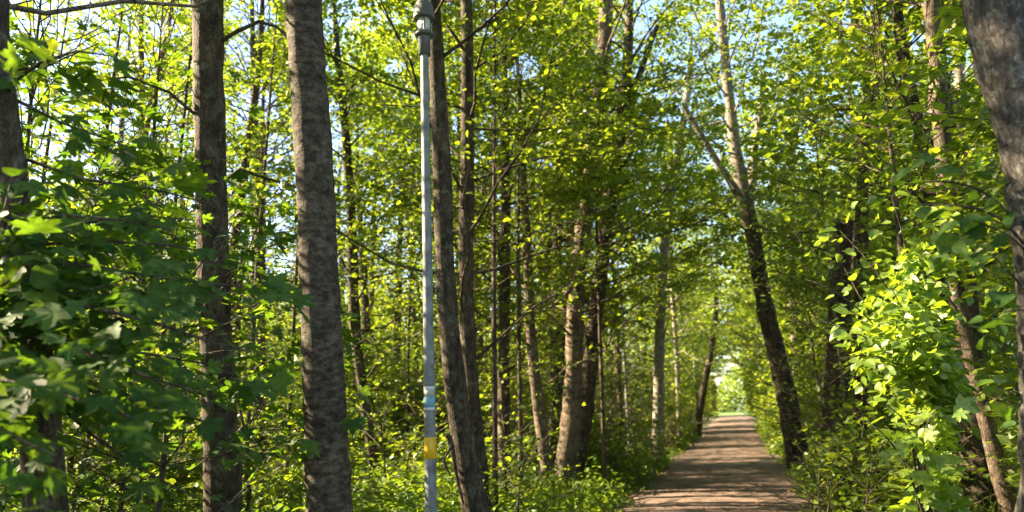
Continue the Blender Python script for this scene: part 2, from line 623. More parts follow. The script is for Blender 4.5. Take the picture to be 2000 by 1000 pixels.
def corridor(pts, widths, depth, prob=.9, pad=8):
    p = sorted(zip(pts, widths), key=lambda q: q[0][1])
    CLEAR.append(([q[0][1] for q in p], [q[0][0] for q in p], [q[1] / 2 + pad for q in p], depth, prob))


# trunks one can see in the photograph: name, label, [(px, py)...] top to bottom, widths, depth, height, bark, crown
T = {}
T['T1'] = ([(402, -40), (404, 150), (410, 300), (413, 480), (424, 700), (436, 1000)], [56, 57, 60, 60, 64, 72], 6.0)
T['T2'] = ([(596, -40), (606, 150), (617, 300), (628, 600), (638, 800), (648, 1000)], [68, 69, 70, 75, 82, 88], 4.6)
T['T3'] = ([(848, 40), (855, 150), (868, 400), (870, 550), (888, 750), (920, 950), (930, 1010)], [30, 32, 36, 38, 42, 50, 54], 7.4)
T['T4'] = ([(913, 60), (914, 150), (914, 300), (910, 500), (914, 700), (934, 900), (942, 985)], [24, 26, 29, 30, 30, 34, 36], 9.2)
T['T5'] = ([(660, 120), (676, 250), (688, 450), (692, 650), (712, 780), (722, 850)], [14, 16, 20, 22, 20, 20], 13.0)
T['T6'] = ([(1026, 430), (1031, 520), (1036, 650), (1046, 760), (1068, 900), (1074, 965)], [16, 18, 20, 23, 27, 28], 13.0)
T['T7'] = ([(1184, 20), (1176, 140), (1166, 250), (1152, 350), (1132, 480), (1122, 620), (1122, 740), (1112, 860), (1100, 950)], [26, 29, 31, 31, 31, 33, 35, 38, 46], 13.6)
T['T9'] = ([(1228, 120), (1212, 260), (1198, 360), (1178, 520), (1160, 640), (1146, 800), (1120, 950)], [20, 26, 28, 28, 30, 32, 36], 14.2)
T['T10'] = ([(1408, 20), (1418, 130), (1428, 220), (1438, 300), (1452, 365), (1462, 405), (1475, 470), (1496, 600), (1520, 700), (1542, 800), (1560, 905)], [17, 19, 21, 23, 26, 28, 30, 33, 37, 41, 48], 17.0)
T['T11'] = ([(1540, 130), (1546, 300), (1545, 500), (1552, 700), (1556, 840)], [12, 14, 16, 18, 20], 24.0)
T['T12'] = ([(1650, 430), (1646, 520), (1638, 640), (1634, 760), (1632, 860)], [38, 40, 42, 46, 52], 11.0)
T['T13'] = ([(1746, -20), (1768, 130), (1792, 230), (1806, 300), (1822, 420), (1840, 600), (1850, 850)], [18, 20, 22, 22, 20, 20, 22], 9.0)
T['T14'] = ([(1820, -20), (1828, 120), (1842, 250), (1852, 400), (1868, 560), (1884, 660), (1910, 750), (1930, 850), (1968, 980)], [30, 32, 33, 32, 28, 25, 27, 30, 36], 7.0)
T['T14b'] = ([(1884, 560), (1890, 700), (1902, 830), (1916, 930), (1922, 1000)], [46, 52, 60, 70, 78], 8.2)
T['T15'] = ([(1945, -60), (1962, 60), (1990, 160), (2018, 280), (2038, 400), (2052, 560), (2062, 800), (2070, 1000)], [128, 128, 126, 124, 122, 122, 126, 134], 3.1)
T['T16'] = ([(-6, 60), (8, 200), (40, 500), (76, 780), (90, 1000)], [44, 48, 58, 70, 78], 3.3)
T['T18'] = ([(1102, 40), (1098, 150), (1094, 300), (1090, 420), (1086, 600), (1084, 800)], [14, 16, 18, 18, 20, 22], 17.0)
T['T18b'] = ([(1150, 60), (1140, 180), (1128, 300), (1110, 500), (1100, 760)], [12, 13, 14, 15, 18], 18.5)
T['T19'] = ([(1348, 150), (1334, 240), (1320, 320), (1308, 400), (1298, 480), (1290, 620), (1286, 800)], [13, 14, 15, 16, 17, 20, 22], 21.0)
T['T20'] = ([(1398, 620), (1390, 680), (1380, 730), (1366, 800), (1360, 842)], [10, 11, 13, 16, 19], 34.0)
T['T21'] = ([(988, 400), (985, 600), (984, 780), (986, 950)], [20, 22, 24, 27], 12.0)
T['T22'] = ([(1312, 560), (1318, 640), (1322, 700), (1326, 800)], [8, 9, 10, 11], 28.0)
T['T23'] = ([(1716, 60), (1700, 200), (1688, 290), (1684, 420), (1680, 600), (1680, 820)], [18, 20, 24, 24, 26, 28], 12.5)
T['T24'] = ([(1862, -20), (1870, 90), (1876, 180), (1884, 320), (1890, 500)], [18, 20, 20, 22, 24], 10.5)
for k_, pad_, pr_ in (('T1', 4, .72), ('T2', 8, .93), ('T3', 6, .88), ('T4', 4, .7), ('T5', 4, .4), ('T6', 4, .6), ('T10', 6, .88), ('T15', 8, .93),
                      ('T19', 4, .4), ('T20', 3, .35), ('T21', 3, .3), ('T14b', 4, .4)):
    corridor(T[k_][0], T[k_][1], T[k_][2] + .25, pr_, pad_)
corridor([(1650, 430), (1646, 520), (1640, 600)], [38, 40, 42], 11, .8, 6)
corridor([(1872, 560), (1886, 660), (1908, 750), (1932, 850), (1968, 980)], [34, 30, 32, 36, 44], 7.2, .88, 8)
corridor([(1902, 830), (1916, 930), (1922, 1000)], [64, 70, 78], 8.4, .9, 6)
corridor([(1122, 620), (1122, 740), (1112, 860), (1100, 960)], [38, 40, 42, 50], 13.8, .75, 12)
corridor([(842, 700), (844, 1010)], [34, 36], 6.1, 1.0, 14)
corridor([(1340, 215), (1380, 280), (1404, 320), (1452, 392)], [13, 14, 15, 18], 17.0, .9, 7)
corridor([(824, -20), (826, 100), (836, 600), (844, 1010)], [52, 26, 26, 28], 6.1, .97, 12)      # the lamp post
corridor([(1226, 600), (1232, 890)], [12, 12], 24.5, .7, 4)
corridor([(1366, 700), (1368, 850)], [8, 8], 42, .8, 4)

for h in ((490, 30, 52, 50), (498, 205, 46, 40), (540, 290, 42, 30), (128, 82, 40, 26), (655, 262, 12, 40), (232, 250, 44, 18), (52, 205, 22, 40), (325, 60, 30, 22),
          (360, 300, 20, 22), (470, 100, 30, 40), (770, 130, 22, 16), (888, 240, 20, 16), (1030, 130, 28, 26), (1262, 60, 18, 20), (1790, 80, 22, 20), (1660, 40, 22, 18)):
    HOLES.append((*h, 0.0, .93))
HOLES.append((1436, 748, 13, 26, 20.0, .93))
HOLES.append((1438, 795, 20, 18, 20.0, 1.0))

corridor([(740, 380), (748, 620), (765, 900)], [110, 125, 120], 9.0, .88, 0)
corridor([(475, 560), (470, 660)], [70, 70], 5.5, .8, 0)
corridor([(185, 835), (200, 1000)], [110, 130], 5.5, .9, 0)
corridor([(350, 870), (340, 1000)], [90, 120], 5.5, .85, 0)
corridor([(530, 800), (530, 1000)], [90, 100], 6.0, .8, 0)

# sunlit places
for x_, y_, d_, r_ in ((1010, 980, 11.5, .7), (1160, 940, 13.5, .8), (1250, 900, 17, .9), (960, 900, 11, .6), (1640, 900, 8.5, .7), (1580, 960, 7.5, .5), (1820, 960, 5.6, .5), (1600, 850, 12, .6), (800, 960, 9, .8), (720, 960, 8.5, .7)):
    SUNGAPS.append((unproj(x_, y_, d_), r_, .88, .25))
for y_ in (7.4, 9.3, 11.8, 14.1, 16.6, 21, 32):
    SUNGAPS.append((np.array([-1.4 + 2.2 * ((y_ * 7.31) % 1), y_, 0.0]), .18 + .2 * ((y_ * 3.7) % 1) + y_ * .008, .89, .15))
_rs = np.random.default_rng(21)
for x_, y_, d_, r_ in ((600, 700, 13, 1.5), (720, 560, 14, 1.7), (790, 460, 18, 2.0), (730, 720, 11, 1.4), (800, 800, 12, 1.3), (720, 900, 10, 1.2), (790, 930, 10, 1.0), (540, 620, 14, 1.5), (520, 900, 10, 1.1),
                       (340, 930, 9, 1.0), (200, 900, 9, 1.0), (980, 700, 15, 1.2), (960, 850, 13, 1.0), (1010, 600, 17, 1.2), (1220, 700, 24, 1.8), (1300, 780, 28, 2.0), (1260, 580, 26, 1.8), (1490, 680, 26, 2.0), (1495, 800, 32, 2.2)):
    SUNGAPS.append((unproj(x_, y_, d_), r_, .89, .3))
for _ in range(10):
    SUNGAPS.append((unproj(_rs.uniform(1560, 1880), _rs.uniform(680, 980), _rs.uniform(5.5, 9)), _rs.uniform(.35, .6), .88, .2))
for _ in range(18):
    SUNGAPS.append((unproj(_rs.uniform(1550, 1950), _rs.uniform(50, 800), _rs.uniform(6, 13)), _rs.uniform(.3, .6), .88, .3))
for _ in range(14):
    SUNGAPS.append((unproj(_rs.uniform(100, 560), _rs.uniform(500, 950), _rs.uniform(5, 10)), _rs.uniform(.3, .6), .88, .3))
for _ in range(64):
    SUNGAPS.append((unproj(_rs.uniform(560, 1950), _rs.uniform(20, 960), _rs.uniform(7, 24)), _rs.uniform(.25, .6), .88, .3))
for _ in range(10):
    SUNGAPS.append((unproj(_rs.uniform(1180, 1380), _rs.uniform(480, 860), _rs.uniform(16, 34)), _rs.uniform(.5, 1.2), .88, .3))
for _ in range(10):
    SUNGAPS.append((unproj(_rs.uniform(1440, 1530), _rs.uniform(420, 850), _rs.uniform(18, 45)), _rs.uniform(.6, 1.6), .88, .3))
for x_, y_, d_, r_, p_ in ((760, 620, 15, 2.6, .85), (700, 480, 17, 2.2, .8), (740, 840, 13, 1.7, .85), (330, 880, 11, 1.6, .85), (1105, 880, 13.4, 1.0, .95),
                           (1055, 860, 13, .5, .9), (1118, 690, 13.5, .5, .9), (1430, 270, 17, 1.2, .95), (1760, 600, 5.5, 1.0, .9), (1690, 520, 6, .9, .85),
                           (1830, 120, 7, .6, .85), (1850, 330, 7, .5, .85), (1890, 640, 7, .45, .9), (1940, 860, 7, .5, .9), (1700, 930, 6, 1.1, .85),
                           (1780, 820, 4.5, .6, .8), (1490, 720, 24, 2.2, .85), (1500, 800, 30, 2.5, .85), (925, 820, 9.2, .5, .93), (590, 190, 4.6, .5, .93), (600, 640, 4.6, .3, .9), (395, 480, 6, .4, .93),
                           (395, 170, 6, .6, .93), (855, 170, 7.4, .5, .93), (885, 870, 7.3, .4, .93), (910, 330, 9.2, .6, .93), (600, 420, 4.6, .2, .8), (910, 380, 9.2, .3, .8),
                           (1390, 640, 40, 4.0, .8), (1340, 700, 32, 2.5, .7)):
    SUNGAPS.append((unproj(x_, y_, d_), r_, p_, .15 if r_ <= 1.2 else .9))
for x_, y_, r_, p_ in ((.1, 8.4, .5, .93), (-.9, 8.9, .3, .9), (-.6, 10.2, .45, .93), (.5, 11.2, .4, .9), (-.9, 13.2, .55, .93), (.2, 15, .5, .9), (-.4, 18, .7, .9), (-.3, 22.5, 1.8, .985), (-.3, 25, 2.2, .985), (-.2, 8.9, .5, .95), (-.8, 10.4, .6, .95), (.2, 12.6, .6, .95), (-.4, 30, 1.5, .96), (-.4, 37, 2.2, .95), (-.4, 45, 1.6, .9), (-.4, 57, 3.0, .9), (-.4, 76, 6.0, .98)):
    SUNGAPS.append((np.array([x_, y_, 0.0]), r_, p_, .15))

# ------------------------------------------------------------------ setting: ground and path
n_ = 121
gx = np.concatenate([[-400], np.linspace(-45, 45, n_ - 2), [400]])
gy = np.concatenate([[-300], np.linspace(-10, 120, n_ - 2), [600]])
X, Y = np.meshgrid(gx, gy, indexing='ij')
rg = np.random.default_rng(5)
hz = .06 * np.sin(X * 1.1 + 2 * np.sin(Y * .4)) * np.sin(Y * .9) + .03 * rg.standard_normal(X.shape)
off = np.abs(X - PATHX)
hz = np.where(off < 2.2, -.02, hz * np.clip((off - 2.2) / 2, 0, 1) + .10 * np.clip((off - 2.2) / 2, 0, 1) - .02)
hz = np.where(off > 60, 0, hz)
ii = np.arange(n_ - 1)
q0 = (ii[:, None] * n_ + ii[None, :])
gq = np.stack([q0, q0 + n_, q0 + n_ + 1, q0 + 1], -1).reshape(-1, 4)
tag(mesh_obj('ground', np.stack([X, Y, hz], -1).reshape(-1, 3), [gq], ground_mat()), 'dark forest floor with soil and green growth either side of the path', 'ground', None, 'structure')

ys = np.linspace(-8, 86, 380)
us = np.linspace(-1, 1, 13)
wl = PATHW + .14 * np.sin(ys * .9) + .09 * np.sin(ys * 2.7 + 1) + .09 * rg.standard_normal(len(ys))
wr = PATHW + .14 * np.sin(ys * .8 + 2) + .09 * np.sin(ys * 3.1) + .09 * rg.standard_normal(len(ys))
pv = []
for i, y in enumerate(ys):
    for u in us:
        w = wl[i] if u < 0 else wr[i]
        pv.append((PATHX + u * w, y, .012 + .03 * (1 - u * u) + .006 * rg.standard_normal() - (.03 if abs(u) == 1 else 0)))
m_ = len(us)
pi_ = (np.arange(len(ys) - 1)[:, None] * m_ + np.arange(m_ - 1)[None, :])
pq = np.stack([pi_, pi_ + 1, pi_ + m_ + 1, pi_ + m_], -1).reshape(-1, 4)
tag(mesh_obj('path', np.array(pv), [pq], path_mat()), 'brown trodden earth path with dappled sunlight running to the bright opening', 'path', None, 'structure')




def meadow_mat():
    m, t, out = newmat('meadow_grass')
    tc = N(t, 'ShaderNodeTexCoord')
    a = N(t, 'ShaderNodeTexNoise', Scale=.35, Detail=8.0, Roughness=.75)
    t.links.new(tc.outputs['Object'], a.inputs['Vector'])
    c = ramp(t, a.outputs[0], [(.35, (.05, .10, .015)), (.5, (.09, .15, .025)), (.65, (.16, .19, .05))])
    p = N(t, 'ShaderNodeBsdfPrincipled', Roughness=.95)
    t.links.new(c, p.inputs['Base Color'])
    t.links.new(p.outputs[0], out.inputs[0])
    return m


mg = np.array([[-90, 87, .12], [90, 87, .12], [90, 150, .16], [-90, 150, .16]], float)
tag(mesh_obj('meadow', mg, [np.array([[0, 1, 2, 3]])], meadow_mat()), 'sunny green meadow in the opening where the path ends', 'meadow', None, 'structure')

# ------------------------------------------------------------------ the trees of the photograph
def R_(i):
    return np.random.default_rng(1000 + i)


def px_limb(pts, d, w0, w1, leaves=True, sides=6, nl=8, sl=.4):
    """a limb drawn through picture points at a given distance, as (g, sprays) hook"""
    def fn(g, sprays, PP, RR, rng):
        dd = d if isinstance(d, (list, tuple)) else [d] * len(pts)
        P = np.array([unproj(x, y, z) for (x, y), z in zip(pts, dd)])
        g.tube(P, np.linspace(w0 * dd[0] / F / 2, w1 * dd[0] / F / 2, len(P)), sides)
        if leaves:
            for a, b in zip(P[1:-1], P[2:]):
                for f in (.2, .7):
                    o = a + (b - a) * f
                    sprays.append([*o, *norm(rng.standard_normal(3) * [1, 1, .3]), sl, nl])
    return fn


def sp(key, name, label, H, z0, cr, nb, bark, leaf, seed, **kw):
    if leaf is LEAF: leaf = (LEAF, LEAF_B, LEAF_C)[seed % 3]
    pts, w, d = T[key]
    P, R = trunk_from_px(pts, d, w, H)
    kw = dict(dict(nl=24, step=.25, sl=.6, size=.078), **kw)
    if d < 8:
        z0, cr = z0 + .8, cr * 1.3
    else:
        z0, cr = max(2.0, z0 - 1.8), cr * 1.5
    return make_tree(name, label, P, R, z0, cr, int(nb * 1.9), R_(seed), bark, leaf, **kw)


sp('T1', 'forest_tree', 'dark straight trunk with sunlit left edge, rising behind the shaded maple leaves', 13, 4.2, 2.6, 26, BARK, LEAF, 1, trunk_sides=14,
   stubs=[px_limb([(425, 85), (462, 62), (505, 42), (540, 52), (558, 70)], 6.0, 9, 5, False), px_limb([(428, 360), (470, 330), (510, 345), (560, 360), (590, 370)], 6.3, 8, 4),
          px_limb([(400, 240), (330, 180), (250, 150), (180, 160)], [6, 5.8, 5.6, 5.4], 7, 3)])
sp('T2', 'forest_tree', 'thick straight trunk with fine ringed grey-brown bark left of the nearest lamp post', 13, 5.2, 2.4, 22, BARK_RING, LEAF, 2, trunk_sides=30, rough=.022, seg=.06,
   stubs=[px_limb([(640, 715), (625, 700), (600, 690)], 4.45, 5, 3, False)])
sp('T3', 'forest_tree', 'dark slanting trunk immediately right of the nearest lamp post', 12, 4.0, 2.3, 22, BARK, LEAF, 3, trunk_sides=14,
   stubs=[px_limb([(905, 985), (892, 930), (884, 880), (876, 850)], 7.25, 4, 14, False, 7), px_limb([(880, 930), (866, 900), (882, 870)], 7.2, 4, 6, False)])
sp('T4', 'forest_tree', 'slender trunk with pink sunlit left edge behind the slanting trunk by the lamp post', 12, 3.6, 2.3, 22, BARK, LEAF, 4, trunk_sides=12)
sp('T5', 'forest_tree', 'thin dark trunk with bright foliage behind, just right of the thick ringed trunk', 10, 3.5, 2.0, 18, BARK, LEAF, 5)
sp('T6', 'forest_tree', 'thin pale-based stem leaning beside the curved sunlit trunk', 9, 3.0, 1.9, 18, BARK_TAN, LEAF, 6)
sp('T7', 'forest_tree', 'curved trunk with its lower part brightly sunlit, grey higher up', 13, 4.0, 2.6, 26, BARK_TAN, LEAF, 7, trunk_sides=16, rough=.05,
   stubs=[px_limb([(1118, 560), (1090, 590), (1066, 605), (1040, 612)], 13.3, 9, 5)])
sp('T9', 'forest_tree', 'dark trunk leaning right and forking high, behind the curved sunlit trunk', 12, 4.5, 2.6, 24, BARK, LEAF, 8,
   stubs=[px_limb([(1212, 255), (1240, 170), (1262, 110), (1284, 50)], 14.2, 15, 9), px_limb([(1200, 350), (1232, 300), (1268, 262)], 14.1, 9, 5)])
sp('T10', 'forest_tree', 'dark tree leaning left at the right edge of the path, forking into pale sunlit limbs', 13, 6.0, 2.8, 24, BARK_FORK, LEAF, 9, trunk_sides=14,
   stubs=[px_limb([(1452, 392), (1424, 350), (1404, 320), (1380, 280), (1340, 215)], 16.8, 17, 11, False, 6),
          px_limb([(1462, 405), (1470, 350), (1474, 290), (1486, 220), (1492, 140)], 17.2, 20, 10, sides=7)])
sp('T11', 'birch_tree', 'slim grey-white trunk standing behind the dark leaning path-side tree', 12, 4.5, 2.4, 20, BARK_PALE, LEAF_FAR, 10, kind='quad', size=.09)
# T12: a broken trunk with a dead pale branch
P12, R12 = trunk_from_px(T['T12'][0], T['T12'][2], T['T12'][1], 0)
make_tree('broken_tree', 'dark broken-off trunk with bare pale branches, right of the path', P12, R12, 9, .1, 0, R_(12), BARK, LEAF, nl=0, cat='dead tree', trunk_sides=12,
          stubs=[px_limb([(1640, 590), (1655, 560), (1666, 540), (1668, 500), (1670, 455), (1672, 435)], 10.6, 11, 6, False),
                 px_limb([(1640, 600), (1612, 575), (1590, 560), (1562, 535)], 10.5, 7, 3, False), px_limb([(1650, 440), (1630, 436), (1618, 442)], 10.9, 14, 8, False)])
sp('T13', 'forest_tree', 'thin wavy trunk left of the pinkish sunlit trunk on the right', 9, 4.5, 1.8, 16, BARK, LEAF, 13)
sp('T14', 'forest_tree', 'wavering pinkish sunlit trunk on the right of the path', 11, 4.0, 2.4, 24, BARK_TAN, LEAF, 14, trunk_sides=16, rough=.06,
   stubs=[px_limb([(1880, 640), (1864, 600), (1850, 580)], 6.9, 14, 5, False), px_limb([(1880, 535), (1900, 528), (1926, 530)], 6.9, 7, 5, False)])
sp('T14b', 'forest_tree', 'stout brown trunk low behind the foot of the wavering sunlit trunk', 7, 3.0, 1.6, 12, BARK, LEAF, 15, trunk_sides=12)
sp('T15', 'forest_tree', 'large close tree with rough grey bark at the right edge of the view', 12, 4.6, 2.2, 18, BARK_GREY, LEAF, 16, trunk_sides=34, rough=.025, seg=.06, cat='tree')
sp('T18', 'forest_tree', 'thin dark stem farther back, left of the forking dark trunk', 12, 4, 2.3, 20, BARK, LEAF, 18)
sp('T18b', 'forest_tree', 'thinnest leaning stem deep between the two curved trunks', 12, 4, 2.3, 20, BARK, LEAF, 19)
sp('T19', 'forest_tree', 'slender spotted trunk curving right over the path, deep in the wood', 12, 4, 2.4, 20, BARK_PALE, LEAF_FAR, 20, kind='quad', size=.09)
sp('T20', 'forest_tree', 'distant trunk leaning over the left edge of the path near its bright end', 11, 4, 2.6, 20, BARK, LEAF_FAR, 21, kind='quad', size=.12)
sp('T21', 'forest_tree', 'brown shaded trunk right of the slanting pair by the lamp post', 10, 3.2, 2.0, 18, BARK, LEAF, 22)
sp('T22', 'birch_tree', 'slim white sunlit trunk far along the left side of the path', 11, 4.5, 2.4, 20, BARK_PALE, LEAF_FAR, 23, kind='quad', size=.11)
sp('T23', 'forest_tree', 'brown trunk with one sunlit patch above the broken trunk', 11, 4.2, 2.2, 18, BARK, LEAF, 24)
sp('T24', 'forest_tree', 'pale sunlit stem between the wavering trunk and the large grey trunk', 10, 4.6, 1.8, 14, BARK_PALE, LEAF, 25)

# ------------------------------------------------------------------ the near shaded maple on the left
def maple():
    rng = R_(16)
    pts, w, d = T['T16']
    P, R = trunk_from_px(pts, d, w, 6)
    base = np.array([P[0][0], P[0][1], 0])
    root = empty('maple_tree', base, 'young maple with big dark shaded leaves, close at the left edge', 'tree')
    g = Geo()
    g.tube(P, R, 14, .02, rng)
    sprays = []
    face = norm(np.array([.75, -.55, 0]))

    def limb(pp, n=1.0, L=.42, nl=7):
        Q = np.array([unproj(*p) for p in pp])
        g.tube(Q, np.linspace(.010, .003, len(Q)), 5)
        s = np.concatenate([[0], np.cumsum(np.linalg.norm(np.diff(Q, axis=0), axis=1))])
        m = int(s[-1] / .115 * n)
        for k in range(m):
            f = s[-1] * (k + .5) / m
            o = np.array([np.interp(f, s, Q[:, c]) for c in range(3)])
            dd = norm(Q[min(len(Q) - 1, int(np.searchsorted(s, f)))] - Q[max(0, int(np.searchsorted(s, f)) - 1)])
            sd = np.cross(dd, Z) * (1 if k % 2 else -1)
            sprays.append([*o, *norm(dd * .6 + sd * .8 + Z * rng.uniform(-.35, .1)), L * rng.uniform(.6, 1.1), nl])
    limb([(40, 520, 3.3), (180, 520, 3.0), (330, 545, 2.9), (470, 560, 3.0), (560, 590, 3.1)])
    limb([(50, 560, 3.3), (180, 600, 2.8), (300, 630, 2.6), (420, 670, 2.6), (500, 690, 2.7)])
    limb([(60, 620, 3.3), (170, 690, 2.7), (300, 740, 2.5), (400, 770, 2.5)])
    limb([(60, 640, 3.3), (60, 720, 2.6), (120, 770, 2.4), (220, 800, 2.35), (290, 830, 2.4)], .8)
    limb([(40, 540, 3.3), (-40, 640, 2.7), (0, 740, 2.4), (90, 760, 2.3)], .8)
    limb([(40, 500, 3.3), (140, 440, 3.4), (260, 420, 3.5), (380, 430, 3.6)], .8)
    limb([(-60, 700, 2.9), (-20, 830, 2.3), (40, 860, 2.2), (110, 890, 2.2)], .7)
    limb([(80, 700, 3.3), (220, 680, 3.6), (400, 710, 3.8), (520, 760, 3.9)], .9)
    limb([(80, 740, 3.3), (250, 780, 3.7), (420, 830, 3.9), (500, 900, 4.0)], .8)
    limb([(80, 760, 3.3), (180, 850, 3.6), (300, 930, 3.8), (400, 980, 3.9)], .7)
    limb([(40, 480, 3.3), (200, 470, 3.1), (340, 480, 3.0), (480, 510, 3.1)])
    limb([(40, 460, 3.3), (120, 420, 3.0), (240, 430, 2.9), (340, 450, 3.0)], .8)
    limb([(0, 180, 3.4), (80, 120, 3.0), (150, 100, 2.9), (220, 110, 3.0)], .7)
    limb([(0, 180, 3.4), (120, 240, 3.4), (260, 290, 3.5)], .5)
    limb([(20, 300, 3.4), (160, 350, 3.3), (300, 370, 3.4), (420, 400, 3.6)], .6)
    g.build('trunk', BARK, root, True, base)
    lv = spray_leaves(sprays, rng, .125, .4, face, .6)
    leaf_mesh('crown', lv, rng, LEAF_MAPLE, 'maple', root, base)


maple()


def px_shrub(name, label, cat, base_px, limbs, rng, leaf, kind, size, face, facew, jit=.5, dens=1.0, sl=.3, nl=7, stem_w=.009, bark=BARK, low=.25):
    base = unproj(*base_px)
    base[2] = 0
    root = empty(name, base, label, cat)
    g = Geo()
    sprays = []
    for pp in limbs:
        Q = np.array([base + rng.standard_normal(3) * [.06, .06, 0]] + [unproj(*p) for p in pp])
        # smooth
        t = np.linspace(0, len(Q) - 1, 4 * len(Q))
        Q = np.stack([np.interp(t, np.arange(len(Q)), Q[:, c]) for c in range(3)], -1)
        for _ in range(4):
            Q[1:-1] = .25 * Q[:-2] + .5 * Q[1:-1] + .25 * Q[2:]
        g.tube(Q, np.linspace(stem_w, .003, len(Q)), 5)
        s = np.concatenate([[0], np.cumsum(np.linalg.norm(np.diff(Q, axis=0), axis=1))])
        m = int(s[-1] / .11 * dens)
        for k in range(m):
            f = s[-1] * (low + (1 - low) * (k + .5) / m)
            i = min(len(Q) - 2, int(np.searchsorted(s, f)))
            o = np.array([np.interp(f, s, Q[:, c]) for c in range(3)])
            dd = norm(Q[i + 1] - Q[max(0, i - 1)])
            sd = rng.standard_normal(3)
            sprays.append([*o, *norm(dd * .4 + sd * [1, 1, .5]), sl * rng.uniform(.6, 1.3), nl])
    g.build('stems', bark, root, True, base)
    leaf_mesh('foliage', spray_leaves(sprays, rng, size, jit, face, facew), rng, leaf, kind, root, base)
    return root


F1 = norm(np.array([-.8, -.5, 0]))
px_shrub('hazel_shrub', 'tall sunlit shrub with round yellow-green leaves right of the path', 'shrub', (1830, 1010, 5.9),
         [[(1800, 760, 5.6), (1700, 620, 5.4), (1620, 560, 5.3), (1570, 545, 5.4)], [(1830, 750, 5.6), (1760, 600, 5.4), (1690, 500, 5.5), (1640, 450, 5.6)],
          [(1800, 780, 5.5), (1740, 680, 5.2), (1670, 650, 5.2), (1590, 620, 5.3)], [(1840, 760, 5.7), (1800, 600, 5.6), (1770, 480, 5.6), (1740, 380, 5.7)],
          [(1820, 800, 5.6), (1770, 720, 5.2), (1710, 690, 5.1), (1640, 700, 5.2)], [(1850, 780, 5.7), (1830, 640, 5.7), (1830, 520, 5.8), (1820, 420, 5.9)],
          [(1830, 800, 5.6), (1790, 660, 5.1), (1740, 560, 5.0)], [(1800, 800, 5.6), (1680, 580, 6.2), (1620, 470, 6.4), (1590, 400, 6.5)], [(1820, 770, 5.6), (1720, 640, 5.7), (1630, 590, 5.8)],
          [(1840, 780, 5.7), (1820, 680, 5.5), (1790, 640, 5.4)], [(1820, 780, 5.7), (1700, 660, 5.9), (1620, 650, 6.0)]],
         R_(30), LEAF_HAZEL, 'round', .066, F1, .55, dens=2.9, sl=.36, jit=.65, low=.5)
px_shrub('maple_sapling', 'low maple seedling with pale lobed leaves below the sunlit round-leaved shrub', 'sapling', (1800, 1060, 4.6),
         [[(1790, 900, 4.5), (1770, 820, 4.4), (1730, 790, 4.4)], [(1800, 900, 4.5), (1810, 820, 4.5), (1840, 790, 4.5)], [(1780, 920, 4.4), (1730, 850, 4.3), (1690, 820, 4.4)],
          [(1800, 920, 4.5), (1780, 860, 4.4), (1750, 830, 4.2)]],
         R_(31), LEAF_HAZEL, 'maple', .13, F1, .6, dens=.9, sl=.22, nl=4)
px_shrub('round_leaf_shrub', 'shaded shrub with dark blue-green leaves reaching across the large grey trunk', 'shrub', (2120, 1010, 3.3),
         [[(2080, 700, 3.1), (2000, 560, 2.9), (1940, 500, 2.9)], [(2080, 700, 3.1), (2010, 600, 2.9), (1960, 610, 2.85)], [(2060, 560, 3.2), (1960, 420, 3.0), (1880, 400, 3.0), (1800, 400, 3.1)],
          [(2070, 560, 3.2), (1950, 380, 3.1), (1850, 350, 3.1), (1760, 360, 3.2)], [(2060, 560, 3.2), (1980, 460, 2.9), (1900, 430, 2.9)]],
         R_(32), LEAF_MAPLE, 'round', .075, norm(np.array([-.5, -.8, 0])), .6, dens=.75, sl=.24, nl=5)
px_shrub('round_leaf_shrub', 'shaded shrub with small round blue-green leaves at the far left', 'shrub', (-160, 1060, 3.0),
         [[(-100, 700, 3.0), (-20, 520, 2.9), (60, 440, 2.9), (120, 400, 3.0)], [(-100, 700, 3.0), (-10, 560, 2.8), (80, 510, 2.8), (190, 520, 2.9)], [(-100, 700, 3.0), (0, 480, 3.0), (40, 380, 3.1)],
          [(-80, 700, 2.9), (40, 600, 2.8), (200, 560, 2.9), (260, 540, 3.0)], [(-90, 700, 2.9), (0, 450, 2.9), (20, 360, 2.9)]],
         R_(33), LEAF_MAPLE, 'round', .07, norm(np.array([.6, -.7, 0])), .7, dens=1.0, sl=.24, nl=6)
px_shrub('path_side_shrub', 'small leafy shrub at the foot of the dark leaning path-side tree', 'shrub', (1600, 960, 11.5),
         [[(1590, 900, 11.5), (1560, 860, 11.5)], [(1610, 890, 11.5), (1620, 840, 11.6)], [(1600, 900, 11.4), (1640, 850, 11.4)], [(1590, 910, 11.4), (1540, 890, 11.3)], [(1600, 890, 11.5), (1590, 830, 11.5)]],
         R_(34), LEAF_HAZEL, 'round', .09, F1, .5, dens=1.2)
px_shrub('bramble', 'tuft of pale-edged leaves on the right edge of the path', 'shrub', (1600, 1020, 7.2),
         [[(1580, 960, 7.1), (1560, 930, 7.0)], [(1600, 950, 7.2), (1600, 900, 7.2)], [(1620, 960, 7.1), (1650, 930, 7.1)], [(1590, 980, 7.0), (1555, 970, 6.9)]],
         R_(35), LEAF_HAZEL, 'oval', .08, F1, .5, dens=1.3)

